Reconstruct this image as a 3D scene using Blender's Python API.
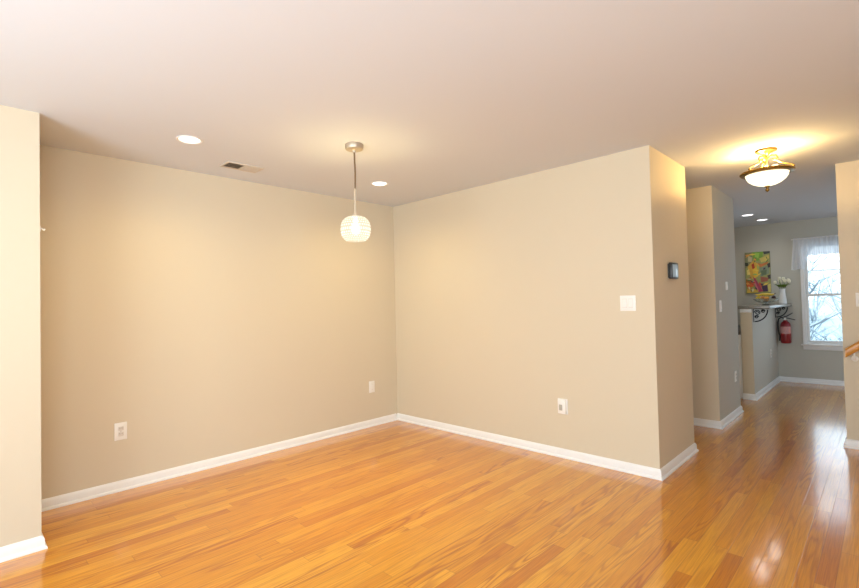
import bpy, bmesh, math, random
from mathutils import Vector, Matrix

random.seed(7)
for o in list(bpy.data.objects):
    bpy.data.objects.remove(o)
SC = bpy.context.scene
COL = SC.collection
PI = math.pi


def srgb(r, g, b):
    def f(c):
        c /= 255.0
        return c / 12.92 if c <= 0.04045 else ((c + 0.055) / 1.055) ** 2.4
    return (f(r), f(g), f(b), 1.0)


# ------------------------------------------------------------------ camera
F_PX, YAW, PITCH, ROLL, CAM_H = 471.6, 0.7703, 0.0221, -0.0232, 1.3054
d = Vector((math.cos(YAW) * math.cos(PITCH), math.sin(YAW) * math.cos(PITCH), math.sin(PITCH)))
r0 = Vector((math.sin(YAW), -math.cos(YAW), 0))
u0 = r0.cross(d)
r = math.cos(ROLL) * r0 + math.sin(ROLL) * u0
u = -math.sin(ROLL) * r0 + math.cos(ROLL) * u0
cam_data = bpy.data.cameras.new('camera')
cam_data.sensor_fit = 'HORIZONTAL'
cam_data.sensor_width = 36.0
cam_data.lens = F_PX / 859 * 36.0
cam_data.clip_start = 0.05
cam_data.clip_end = 500
cam = bpy.data.objects.new('camera', cam_data)
COL.objects.link(cam)
cam.matrix_world = Matrix(((r.x, u.x, -d.x, 0), (r.y, u.y, -d.y, 0), (r.z, u.z, -d.z, CAM_H), (0, 0, 0, 1)))
SC.camera = cam

# ------------------------------------------------------------------ world, daylight, exposure
world = bpy.data.worlds.new('overcast_sky')
SC.world = world
world.use_nodes = True
wn = world.node_tree
bg = wn.nodes['Background']
bg.inputs['Color'].default_value = (0.83, 0.93, 1.0, 1)
bg.inputs['Strength'].default_value = 2.9
SC.view_settings.view_transform = 'Standard'
SC.view_settings.look = 'None'
SC.view_settings.gamma = 1
SC.view_settings.use_curve_mapping = False
SC.view_settings.exposure = 0.14


def area_light(name, loc, direction, sx, sy, power, color):
    li = bpy.data.lights.new(name, 'AREA')
    li.shape = 'RECTANGLE'
    li.size, li.size_y = sx, sy
    li.energy = power
    li.color = color
    o = bpy.data.objects.new(name, li)
    COL.objects.link(o)
    o.location = loc
    o.rotation_euler = Vector(direction).to_track_quat('-Z', 'Y').to_euler()
    return o


DAY = (0.78, 0.90, 1.0)
# area lamps for daylight at assumed, unseen window openings behind and beside the camera
area_light('assumed_daylight_back', (-2.13, 1.0, 1.35), (1, 0.05, 0.70), 2.4, 1.9, 155, DAY)
area_light('assumed_daylight_side', (-0.75, -2.33, 1.25), (0.05, 1, 0.55), 2.2, 2.1, 92, DAY)
# kitchen light: fill lamp at the added far-wall window, daylight lamp at the assumed side window
area_light('kitchen_fill_light', (9.15, 2.75, 1.4), (-1, 0, -0.05), 1.2, 1.4, 8, (0.7, 0.85, 1.0))
area_light('assumed_daylight_kitchen', (7.55, -1.34, 1.25), (0, 1, 0.05), 1.9, 1.9, 19, (0.64, 0.82, 1.0))

# ------------------------------------------------------------------ materials
MATS = {}


def mat(name, col, rough=0.6, metal=0.0, spec=0.5, bump=None, vary=None, emit=None, coat=0.0, transmission=0.0):
    """procedural principled material; vary=(scale, amount) mottles the colour, bump=(scale, strength)"""
    if name in MATS:
        return MATS[name]
    m = bpy.data.materials.new(name)
    m.use_nodes = True
    nt = m.node_tree
    p = nt.nodes['Principled BSDF']
    p.inputs['Base Color'].default_value = col
    p.inputs['Roughness'].default_value = rough
    p.inputs['Metallic'].default_value = metal
    p.inputs['Specular IOR Level'].default_value = spec
    p.inputs['Coat Weight'].default_value = coat
    p.inputs['Transmission Weight'].default_value = transmission
    tc = nt.nodes.new('ShaderNodeTexCoord')
    if vary:
        n = nt.nodes.new('ShaderNodeTexNoise')
        n.inputs['Scale'].default_value = vary[0]
        n.inputs['Detail'].default_value = 4
        nt.links.new(tc.outputs['Object'], n.inputs['Vector'])
        mx = nt.nodes.new('ShaderNodeMix')
        mx.data_type = 'RGBA'
        a = vary[1]
        mx.inputs[6].default_value = tuple(c * (1 - a) for c in col[:3]) + (1,)
        mx.inputs[7].default_value = tuple(min(1, c * (1 + a)) for c in col[:3]) + (1,)
        nt.links.new(n.outputs['Fac'], mx.inputs[0])
        nt.links.new(mx.outputs[2], p.inputs['Base Color'])
    if bump:
        n2 = nt.nodes.new('ShaderNodeTexNoise')
        n2.inputs['Scale'].default_value = bump[0]
        n2.inputs['Detail'].default_value = 3
        nt.links.new(tc.outputs['Object'], n2.inputs['Vector'])
        b = nt.nodes.new('ShaderNodeBump')
        b.inputs['Strength'].default_value = bump[1]
        b.inputs['Distance'].default_value = 0.002
        nt.links.new(n2.outputs['Fac'], b.inputs['Height'])
        nt.links.new(b.outputs['Normal'], p.inputs['Normal'])
    if emit:
        p.inputs['Emission Color'].default_value = emit[0]
        p.inputs['Emission Strength'].default_value = emit[1]
    MATS[name] = m
    return m


PAINT = mat('greige_wall_paint', srgb(213, 199, 174), 0.75, spec=0.25, bump=(260, 0.06), vary=(1.5, 0.015))
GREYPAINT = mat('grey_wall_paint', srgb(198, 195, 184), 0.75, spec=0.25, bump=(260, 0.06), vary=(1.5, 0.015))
CEIL = mat('white_ceiling_paint', srgb(216, 219, 224), 0.9, spec=0.1, bump=(200, 0.05), vary=(1.2, 0.01))
TRIM = mat('white_trim_paint', srgb(240, 238, 235), 0.35, spec=0.4, vary=(6, 0.01))
PLASTIC = mat('white_plastic', srgb(240, 236, 228), 0.35, vary=(9, 0.01))
GREYPL = mat('grey_plastic', srgb(176, 172, 160), 0.45, vary=(9, 0.03))
BLACKPL = mat('black_plastic', srgb(38, 38, 38), 0.35, vary=(9, 0.05))
SLOT = mat('dark_slot', srgb(60, 55, 50), 0.6, vary=(9, 0.05))
NICKEL = mat('brushed_nickel', srgb(196, 184, 166), 0.45, metal=0.75, vary=(30, 0.08))
BRASS = mat('antique_brass', srgb(150, 120, 62), 0.32, metal=0.9, vary=(25, 0.12))
CORD = mat('bronze_cord', srgb(120, 98, 74), 0.5, metal=0.3, vary=(60, 0.1))
IRON = mat('black_wrought_iron', srgb(40, 40, 42), 0.5, metal=0.5, vary=(40, 0.2))
OAK = mat('oak_rail', srgb(205, 140, 60), 0.3, vary=(14, 0.12))
RED = mat('red_enamel', srgb(142, 12, 22), 0.3, coat=0.4, vary=(8, 0.05))
STONE = mat('grey_stone_counter', srgb(150, 146, 138), 0.25, vary=(60, 0.22))
DARKTOP = mat('dark_worktop', srgb(60, 58, 56), 0.3, vary=(60, 0.3))
CABINET = mat('white_cabinet_paint', srgb(232, 230, 224), 0.4, vary=(4, 0.01))
SNOW = mat('snow', srgb(176, 194, 204), 0.9, spec=0.1, vary=(0.8, 0.05))
BARK = mat('grey_bark', srgb(132, 128, 126), 0.9, vary=(8, 0.3), bump=(30, 0.5))


def snow_branch():
    """bark with snow lying on whatever faces upward"""
    m = bpy.data.materials.new('snow_dusted_bark')
    m.use_nodes = True
    nt = m.node_tree
    p = nt.nodes['Principled BSDF']
    p.inputs['Roughness'].default_value = 0.9
    g = nt.nodes.new('ShaderNodeNewGeometry')
    sep = nt.nodes.new('ShaderNodeSeparateXYZ')
    nt.links.new(g.outputs['Normal'], sep.inputs[0])
    n = nt.nodes.new('ShaderNodeTexNoise')
    n.inputs['Scale'].default_value = 4
    add = nt.nodes.new('ShaderNodeMath')
    add.operation = 'ADD'
    nt.links.new(sep.outputs['Z'], add.inputs[0])
    nt.links.new(n.outputs['Fac'], add.inputs[1])
    ramp = nt.nodes.new('ShaderNodeValToRGB')
    ramp.color_ramp.elements[0].position = 0.25
    ramp.color_ramp.elements[0].color = srgb(120, 128, 132)
    ramp.color_ramp.elements[1].position = 0.75
    ramp.color_ramp.elements[1].color = srgb(188, 204, 212)
    nt.links.new(add.outputs[0], ramp.inputs[0])
    nt.links.new(ramp.outputs[0], p.inputs['Base Color'])
    return m


SNOWBARK = snow_branch()


def floor_material():
    m = bpy.data.materials.new('oak_strip_floor')
    m.use_nodes = True
    nt = m.node_tree
    N, L = nt.nodes, nt.links
    p = N['Principled BSDF']

    def math_(op, a, b=None, c=None):
        n = N.new('ShaderNodeMath')
        n.operation = op
        for i, v in enumerate((a, b, c)):
            if v is None:
                continue
            if isinstance(v, (int, float)):
                n.inputs[i].default_value = v
            else:
                L.new(v, n.inputs[i])
        return n.outputs[0]

    tc = N.new('ShaderNodeTexCoord')
    sep = N.new('ShaderNodeSeparateXYZ')
    L.new(tc.outputs['Object'], sep.inputs[0])
    X, Y = sep.outputs['X'], sep.outputs['Y']
    PW, PL = 0.070, 1.25
    row_f = math_('DIVIDE', Y, PW)
    row = math_('FLOOR', row_f)
    wn1 = N.new('ShaderNodeTexWhiteNoise')
    wn1.noise_dimensions = '1D'
    L.new(row, wn1.inputs['W'])
    off = math_('MULTIPLY', wn1.outputs['Value'], 7.3)
    col_f = math_('ADD', math_('DIVIDE', X, PL), off)
    colr = math_('FLOOR', col_f)
    cmb = N.new('ShaderNodeCombineXYZ')
    L.new(row, cmb.inputs[0])
    L.new(colr, cmb.inputs[1])
    wn2 = N.new('ShaderNodeTexWhiteNoise')
    wn2.noise_dimensions = '2D'
    L.new(cmb.outputs[0], wn2.inputs['Vector'])
    rnd = wn2.outputs['Value']
    sepc = N.new('ShaderNodeSeparateXYZ')
    L.new(wn2.outputs['Color'], sepc.inputs[0])
    # board tone
    tone = N.new('ShaderNodeValToRGB')
    cr = tone.color_ramp
    cr.elements[0].position = 0.0
    cr.elements[0].color = srgb(202, 122, 14)
    cr.elements[1].position = 1.0
    cr.elements[1].color = srgb(234, 166, 46)
    for pos, c in ((0.12, (213, 136, 18)), (0.5, (221, 147, 26)), (0.85, (228, 157, 36))):
        e = cr.elements.new(pos)
        e.color = srgb(*c)
    L.new(rnd, tone.inputs[0])
    # grain coordinates, different on each board
    gx = math_('ADD', math_('MULTIPLY', X, 1.1), math_('MULTIPLY', rnd, 61.0))
    gy = math_('ADD', math_('MULTIPLY', Y, 13.0), math_('MULTIPLY', sepc.outputs[1], 37.0))
    gc = N.new('ShaderNodeCombineXYZ')
    L.new(gx, gc.inputs[0])
    L.new(gy, gc.inputs[1])
    n1 = N.new('ShaderNodeTexNoise')
    n1.inputs['Scale'].default_value = 1.0
    n1.inputs['Detail'].default_value = 1.5
    L.new(gc.outputs[0], n1.inputs['Vector'])
    # cathedral rings: contour bands of the stretched noise
    rings = math_('SINE', math_('MULTIPLY', n1.outputs['Fac'], 52.0))
    rings = math_('POWER', math_('MULTIPLY_ADD', rings, 0.5, 0.5), 2.2)
    # fine pores along the board
    fc = N.new('ShaderNodeCombineXYZ')
    L.new(math_('MULTIPLY', X, 5.0), fc.inputs[0])
    L.new(math_('MULTIPLY', Y, 170.0), fc.inputs[1])
    n2 = N.new('ShaderNodeTexNoise')
    n2.inputs['Scale'].default_value = 1.0
    n2.inputs['Detail'].default_value = 3
    L.new(fc.outputs[0], n2.inputs['Vector'])
    amt = math_('MULTIPLY', rings, math_('MULTIPLY_ADD', math_('POWER', sepc.outputs[2], 3.0), 0.60, 0.14))
    mx = N.new('ShaderNodeMix')
    mx.data_type = 'RGBA'
    L.new(amt, mx.inputs[0])
    L.new(tone.outputs[0], mx.inputs[6])
    mx.inputs[7].default_value = srgb(166, 84, 12)
    mx2 = N.new('ShaderNodeMix')
    mx2.data_type = 'RGBA'
    mx2.blend_type = 'MULTIPLY'
    mx2.inputs[0].default_value = 0.45
    L.new(mx.outputs[2], mx2.inputs[6])
    pr = N.new('ShaderNodeValToRGB')
    pr.color_ramp.elements[0].position = 0.3
    pr.color_ramp.elements[0].color = (0.55, 0.45, 0.36, 1)
    pr.color_ramp.elements[1].position = 0.6
    pr.color_ramp.elements[1].color = (1.08, 1.06, 1.03, 1)
    L.new(n2.outputs['Fac'], pr.inputs[0])
    L.new(pr.outputs[0], mx2.inputs[7])
    # seams
    fy = math_('FRACT', row_f)
    ey = math_('MULTIPLY', math_('MINIMUM', fy, math_('SUBTRACT', 1.0, fy)), PW)
    fx = math_('FRACT', col_f)
    ex = math_('MULTIPLY', math_('MINIMUM', fx, math_('SUBTRACT', 1.0, fx)), PL)
    edge = math_('MINIMUM', ey, ex)
    mr = N.new('ShaderNodeMapRange')
    mr.inputs[1].default_value = 0.0004
    mr.inputs[2].default_value = 0.0022
    mr.inputs[3].default_value = 0.42
    mr.inputs[4].default_value = 0.0
    L.new(edge, mr.inputs[0])
    mx3 = N.new('ShaderNodeMix')
    mx3.data_type = 'RGBA'
    L.new(mr.outputs[0], mx3.inputs[0])
    L.new(mx2.outputs[2], mx3.inputs[6])
    mx3.inputs[7].default_value = srgb(105, 58, 22)
    L.new(mx3.outputs[2], p.inputs['Base Color'])
    # finish
    p.inputs['Roughness'].default_value = 0.30
    p.inputs['Specular IOR Level'].default_value = 0.12
    p.inputs['Coat Weight'].default_value = 1.0
    p.inputs['Coat Roughness'].default_value = 0.12
    p.inputs['Coat IOR'].default_value = 1.72
    n3 = N.new('ShaderNodeTexNoise')
    n3.inputs['Scale'].default_value = 9.0
    n3.inputs['Detail'].default_value = 2
    L.new(tc.outputs['Object'], n3.inputs['Vector'])
    h = math_('ADD', math_('MULTIPLY', n3.outputs['Fac'], 0.5), math_('MULTIPLY', sepc.outputs[0], 0.12))
    h = math_('ADD', h, math_('MULTIPLY', n2.outputs['Fac'], 0.06))
    h = math_('SUBTRACT', h, math_('MULTIPLY', mr.outputs[0], 0.3))
    b = N.new('ShaderNodeBump')
    b.inputs['Strength'].default_value = 0.25
    b.inputs['Distance'].default_value = 0.004
    L.new(h, b.inputs['Height'])
    L.new(b.outputs['Normal'], p.inputs['Normal'])
    L.new(b.outputs['Normal'], p.inputs['Coat Normal'])
    return m


FLOOR = floor_material()


def emission_mat(name, color, strength):
    m = bpy.data.materials.new(name)
    m.use_nodes = True
    nt = m.node_tree
    nt.nodes.remove(nt.nodes['Principled BSDF'])
    e = nt.nodes.new('ShaderNodeEmission')
    e.inputs[0].default_value = color
    e.inputs[1].default_value = strength
    nt.links.new(e.outputs[0], nt.nodes['Material Output'].inputs[0])
    return m


def lamp_glass(name, glow, strength, clear, rough=.15):
    """glass of a lit lamp: gives off a milky glow, lets the bulb show through, glossy surface"""
    m = bpy.data.materials.new(name)
    m.use_nodes = True
    nt = m.node_tree
    N, L = nt.nodes, nt.links
    N.remove(N['Principled BSDF'])
    tr = N.new('ShaderNodeBsdfTransparent')
    gl = N.new('ShaderNodeBsdfGlossy')
    gl.inputs['Roughness'].default_value = rough
    em = N.new('ShaderNodeEmission')
    em.inputs[0].default_value = glow
    em.inputs[1].default_value = strength
    m1 = N.new('ShaderNodeMixShader')
    m1.inputs[0].default_value = clear
    L.new(em.outputs[0], m1.inputs[1])
    L.new(tr.outputs[0], m1.inputs[2])
    m2 = N.new('ShaderNodeMixShader')
    m2.inputs[0].default_value = 0.08
    L.new(m1.outputs[0], m2.inputs[1])
    L.new(gl.outputs[0], m2.inputs[2])
    L.new(m2.outputs[0], N['Material Output'].inputs[0])
    return m


def pane_mat():
    m = bpy.data.materials.new('window_glass')
    m.use_nodes = True
    nt = m.node_tree
    N, L = nt.nodes, nt.links
    N.remove(N['Principled BSDF'])
    tr = N.new('ShaderNodeBsdfTransparent')
    tr.inputs[0].default_value = (0.95, 0.98, 1.0, 1)
    gl = N.new('ShaderNodeBsdfGlossy')
    gl.inputs['Roughness'].default_value = 0.02
    fr = N.new('ShaderNodeFresnel')
    fr.inputs[0].default_value = 1.25
    mx = N.new('ShaderNodeMixShader')
    L.new(fr.outputs[0], mx.inputs[0])
    L.new(tr.outputs[0], mx.inputs[1])
    L.new(gl.outputs[0], mx.inputs[2])
    L.new(mx.outputs[0], N['Material Output'].inputs[0])
    return m


def sheer_mat():
    m = bpy.data.materials.new('sheer_white_fabric')
    m.use_nodes = True
    nt = m.node_tree
    N, L = nt.nodes, nt.links
    N.remove(N['Principled BSDF'])
    tr = N.new('ShaderNodeBsdfTransparent')
    df = N.new('ShaderNodeBsdfDiffuse')
    df.inputs[0].default_value = srgb(246, 247, 250)
    tl = N.new('ShaderNodeBsdfTranslucent')
    tl.inputs[0].default_value = srgb(240, 243, 248)
    w = N.new('ShaderNodeTexNoise')
    tc = N.new('ShaderNodeTexCoord')
    w.inputs['Scale'].default_value = 40
    L.new(tc.outputs['Object'], w.inputs['Vector'])
    mr = N.new('ShaderNodeMapRange')
    mr.inputs[3].default_value = 0.16
    mr.inputs[4].default_value = 0.06
    L.new(w.outputs['Fac'], mr.inputs[0])
    m0 = N.new('ShaderNodeMixShader')
    m0.inputs[0].default_value = 0.45
    L.new(df.outputs[0], m0.inputs[1])
    L.new(tl.outputs[0], m0.inputs[2])
    m1 = N.new('ShaderNodeMixShader')
    L.new(mr.outputs[0], m1.inputs[0])
    L.new(m0.outputs[0], m1.inputs[1])
    L.new(tr.outputs[0], m1.inputs[2])
    L.new(m1.outputs[0], N['Material Output'].inputs[0])
    return m


PANE = pane_mat()
SHEER = sheer_mat()
WARM = (1.0, 0.79, 0.37)


# ------------------------------------------------------------------ mesh helpers
class MB:
    """collects shapes in world (or thing-local) coordinates, builds ONE mesh object"""

    def __init__(self):
        self.bm = bmesh.new()

    def box(self, x0, x1, y0, y1, z0, z1, bevel=0.0, seg=2):
        t = bmesh.new()
        bmesh.ops.create_cube(t, size=1)
        for v in t.verts:
            v.co = Vector(((x0 + x1) / 2 + v.co.x * (x1 - x0), (y0 + y1) / 2 + v.co.y * (y1 - y0), (z0 + z1) / 2 + v.co.z * (z1 - z0)))
        if bevel:
            bmesh.ops.bevel(t, geom=t.edges[:], offset=bevel, segments=seg, affect='EDGES', profile=0.5)
        self.merge(t)
        return self

    def merge(self, t, mtx=None):
        if mtx is not None:
            t.transform(mtx)
        me = bpy.data.meshes.new('tmp')
        t.to_mesh(me)
        t.free()
        self.bm.from_mesh(me)
        bpy.data.meshes.remove(me)

    def lathe(self, prof, n=32, mtx=None, close=True):
        """prof: list of (radius, z)"""
        t = bmesh.new()
        rings = []
        for rad, z in prof:
            if rad < 1e-5:
                rings.append([t.verts.new((0, 0, z))])
            else:
                rings.append([t.verts.new((rad * math.cos(2 * PI * i / n), rad * math.sin(2 * PI * i / n), z)) for i in range(n)])
        for a, b in zip(rings, rings[1:]):
            for i in range(n):
                j = (i + 1) % n
                if len(a) == 1 and len(b) == 1:
                    continue
                if len(a) == 1:
                    t.faces.new((a[0], b[i], b[j]))
                elif len(b) == 1:
                    t.faces.new((a[i], a[j], b[0]))
                else:
                    t.faces.new((a[i], a[j], b[j], b[i]))
        bmesh.ops.recalc_face_normals(t, faces=t.faces[:])
        self.merge(t, mtx)
        return self

    def tube(self, pts, rad, n=10, cap=True):
        pts = [Vector(p) for p in pts]
        rads = rad if isinstance(rad, (list, tuple)) else [rad] * len(pts)
        t = bmesh.new()
        rings = []
        ref = None
        for i, p in enumerate(pts):
            a = pts[max(i - 1, 0)]
            b = pts[min(i + 1, len(pts) - 1)]
            tan = (b - a).normalized()
            if ref is None:
                ref = Vector((0, 0, 1)) if abs(tan.z) < 0.9 else Vector((1, 0, 0))
            e1 = (ref - tan * ref.dot(tan)).normalized()
            ref = e1
            e2 = tan.cross(e1)
            rings.append([t.verts.new(p + (e1 * math.cos(2 * PI * k / n) + e2 * math.sin(2 * PI * k / n)) * rads[i]) for k in range(n)])
        for A, B in zip(rings, rings[1:]):
            for k in range(n):
                t.faces.new((A[k], A[(k + 1) % n], B[(k + 1) % n], B[k]))
        if cap:
            t.faces.new(rings[0][::-1])
            t.faces.new(rings[-1])
        bmesh.ops.recalc_face_normals(t, faces=t.faces[:])
        self.merge(t)
        return self

    def prism(self, poly, axis, a, b):
        """poly in the two other axes (in xyz order), extruded along axis from a to b"""
        t = bmesh.new()

        def P(q, s):
            c = [0, 0, 0]
            c[axis] = s
            o = [i for i in range(3) if i != axis]
            c[o[0]], c[o[1]] = q
            return c
        A = [t.verts.new(P(q, a)) for q in poly]
        B = [t.verts.new(P(q, b)) for q in poly]
        n = len(poly)
        t.faces.new(A)
        t.faces.new(B[::-1])
        for i in range(n):
            t.faces.new((A[i], B[i], B[(i + 1) % n], A[(i + 1) % n]))
        bmesh.ops.recalc_face_normals(t, faces=t.faces[:])
        self.merge(t)
        return self

    def sphere(self, c, rx, ry=None, rz=None, seg=16):
        t = bmesh.new()
        bmesh.ops.create_uvsphere(t, u_segments=seg, v_segments=max(6, seg // 2), radius=1)
        ry = ry or rx
        rz = rz or rx
        for v in t.verts:
            v.co = Vector((c[0] + v.co.x * rx, c[1] + v.co.y * ry, c[2] + v.co.z * rz))
        self.merge(t)
        return self

    def build(self, name, m, parent=None, smooth=True, angle=35):
        me = bpy.data.meshes.new(name)
        self.bm.to_mesh(me)
        self.bm.free()
        o = bpy.data.objects.new(name, me)
        COL.objects.link(o)
        for mm in (m if isinstance(m, list) else [m]):
            me.materials.append(mm)
        if smooth:
            me.polygons.foreach_set('use_smooth', [True] * len(me.polygons))
            me.set_sharp_from_angle(angle=math.radians(angle))
        if parent:
            o.parent = parent
        return o


def tag(o, label, cat, group=None, kind=None):
    o['label'] = label
    o['category'] = cat
    if group:
        o['group'] = group
    if kind:
        o['kind'] = kind
    return o


def thing(name, label, cat, loc, group=None, rotz=0.0):
    o = bpy.data.objects.new(name, None)
    o.empty_display_size = 0.05
    COL.objects.link(o)
    o.location = loc
    o.rotation_euler = (0, 0, rotz)
    return tag(o, label, cat, group)


def struct(o, label, cat):
    o['kind'] = 'structure'
    o['label'] = label
    o['category'] = cat
    return o


def copy_tree(o, parent=None):
    c = o.copy()
    COL.objects.link(c)
    if parent:
        c.parent = parent
    for ch in list(o.children):
        copy_tree(ch, c)
    return c


# ------------------------------------------------------------------ the setting
CH = 2.44
XA, YA = 3.6157, 4.060          # inside back corner of the dining space
YB = 1.2224                     # hall side of the blocks on the left of the hall
XC = 4.469
XE, XF, YE = 5.3976, 6.325, 1.238
XD, YD = 0.378, 3.4117
XW = 8.984
XH, YH = 5.3855, 0.2879
X0, Y0 = -2.0, -2.2
XG, YG0, YG1 = 7.15, 1.242, 1.368   # half wall

struct(MB().box(X0 - .2, XW + .2, Y0 - .2, YA + .2, -.12, 0).build('floor', FLOOR, smooth=False),
       'glossy honey oak strip floor', 'floor')
struct(MB().box(X0 - .2, XW + .2, Y0 - .2, YA + .2, CH, CH + .12).build('ceiling', CEIL, smooth=False),
       'flat white ceiling', 'ceiling')
struct(MB().box(X0 - .2, XW + .2, YA, YA + .12, 0, CH).build('wall_left', PAINT, smooth=False),
       'long beige wall behind the hanging lamp', 'wall')
struct(MB().box(X0, XD, YD, YA, 0, CH).build('wall_stub', PAINT, smooth=False),
       'short pale wall projecting at the left edge', 'wall')
struct(MB().box(XA, XC, YB, YA, 0, CH).build('wall_right', PAINT, smooth=False),
       'beige wall block with light switch, facing the dining space', 'wall')
struct(MB().box(XC, XE, 2.35, YA, 0, CH).build('wall_alcove', PAINT, smooth=False),
       'back wall of the alcove off the hall', 'wall')
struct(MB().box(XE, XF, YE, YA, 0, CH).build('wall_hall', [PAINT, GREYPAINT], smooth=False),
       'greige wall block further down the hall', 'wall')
struct(MB().box(XH, XH + .12, Y0, YH, 0, CH).build('wall_stair', PAINT, smooth=False),
       'beige wall with handrail at the right edge', 'wall')
K1 = (6.6, 8.5, 0.3, 2.2)  # assumed window opening, unseen, put in to light the kitchen from the side
struct(MB().box(XH + .12, K1[0], -1.3, -1.18, 0, CH).box(K1[1], XW, -1.3, -1.18, 0, CH).box(K1[0], K1[1], -1.3, -1.18, 0, K1[2]).box(K1[0], K1[1], -1.3, -1.18, K1[3], CH).build('wall_kitchen', PAINT, smooth=False),
       'kitchen side wall', 'wall')
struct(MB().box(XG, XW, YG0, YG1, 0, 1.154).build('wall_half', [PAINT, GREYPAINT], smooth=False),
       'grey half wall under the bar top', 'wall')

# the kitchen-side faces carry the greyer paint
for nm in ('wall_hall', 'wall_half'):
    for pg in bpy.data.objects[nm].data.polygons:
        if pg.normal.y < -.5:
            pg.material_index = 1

# far wall with its window opening and an added, unseen one for fill light
W1 = (0.04, 0.90, 0.585, 2.08)       # y0 y1 z0 z1
W2 = (2.15, 3.35, 0.70, 2.08)
w = MB()
T = .14
w.box(XW, XW + T, Y0 - .2, W1[0], 0, CH)
w.box(XW, XW + T, W1[0], W1[1], 0, W1[2]).box(XW, XW + T, W1[0], W1[1], W1[3], CH)
w.box(XW, XW + T, W1[1], W2[0], 0, CH)
w.box(XW, XW + T, W2[0], W2[1], 0, W2[2]).box(XW, XW + T, W2[0], W2[1], W2[3], CH)
w.box(XW, XW + T, W2[1], YA, 0, CH)
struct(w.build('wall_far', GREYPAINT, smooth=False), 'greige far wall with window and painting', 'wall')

# unseen walls behind and beside the camera, with window openings assumed for the daylight
B1 = (-0.2, 2.2, 0.4, 2.3)
w = MB()
w.box(X0 - .12, X0, Y0, B1[0], 0, CH).box(X0 - .12, X0, B1[1], YA, 0, CH)
w.box(X0 - .12, X0, B1[0], B1[1], 0, B1[2]).box(X0 - .12, X0, B1[0], B1[1], B1[3], CH)
struct(w.build('wall_back', PAINT, smooth=False), 'wall with an assumed window behind the camera', 'wall')
S1 = (-1.85, 0.35, 0.2, 2.3)
w = MB()
w.box(X0 - .12, S1[0], Y0 - .12, Y0, 0, CH).box(S1[1], XW + .2, Y0 - .12, Y0, 0, CH)
w.box(S1[0], S1[1], Y0 - .12, Y0, 0, S1[2]).box(S1[0], S1[1], Y0 - .12, Y0, S1[3], CH)
struct(w.build('wall_front', PAINT, smooth=False), 'wall with an assumed wide window beside the camera', 'wall')

# baseboards: profile (outward, height) swept along a path with mitred corners
PROF = [(0.0, 0.0), (0.024, 0.0), (0.024, 0.008), (0.020, 0.015), (0.014, 0.019), (0.013, 0.052), (0.010, 0.062), (0.004, 0.071), (0.0, 0.073)]


def baseboard(name, path, label):
    """the room lies on the LEFT of the path"""
    bm = bmesh.new()
    P = [Vector((x, y)) for x, y in path]
    rings = []
    for i, p in enumerate(P):
        dirs = []
        if i > 0:
            dirs.append((p - P[i - 1]).normalized())
        if i < len(P) - 1:
            dirs.append((P[i + 1] - p).normalized())
        ns = [Vector((-q.y, q.x)) for q in dirs]
        if len(ns) == 1:
            mvec = ns[0]
        else:
            mvec = (ns[0] + ns[1])
            mvec = mvec / (mvec.dot(ns[0]))
        rings.append([bm.verts.new((p.x + mvec.x * o, p.y + mvec.y * o, z)) for o, z in PROF])
    n = len(PROF)
    for A, B in zip(rings, rings[1:]):
        for k in range(n):
            bm.faces.new((A[k], B[k], B[(k + 1) % n], A[(k + 1) % n]))
    bm.faces.new(rings[0])
    bm.faces.new(rings[-1][::-1])
    bmesh.ops.recalc_face_normals(bm, faces=bm.faces[:])
    mb = MB()
    mb.merge(bm)
    return struct(mb.build(name, TRIM, angle=25), label, 'baseboard')


baseboard('baseboard_right', [(XC, 2.35), (XC, YB), (XA, YB), (XA, YA - .0005)], 'white baseboard round the beige wall block')
baseboard('baseboard_left', [(XA - .023, YA), (XD + .023, YA)], 'white baseboard under the long beige wall')
baseboard('baseboard_stub', [(XD, YA - .023), (XD, YD), (X0, YD)], 'white baseboard under the pale wall at left edge')
baseboard('baseboard_hall', [(XF, 3.9), (XF, YE), (XE, YE), (XE, 2.35)], 'white baseboard round the hall wall block')
baseboard('baseboard_half', [(XW - .023, YG0), (XG, YG0), (XG, YG1)], 'white baseboard of the half wall')
baseboard('baseboard_far', [(XW, -1.18), (XW, YG0 - .0)], 'white baseboard under the kitchen window')
baseboard('baseboard_stair', [(XH + .12, YH), (XH, YH), (XH, Y0)][::-1] if False else [(XH, Y0), (XH, YH), (XH + .12, YH), (XH + .12, -1.18)], 'white baseboard of the wall with handrail')


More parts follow.
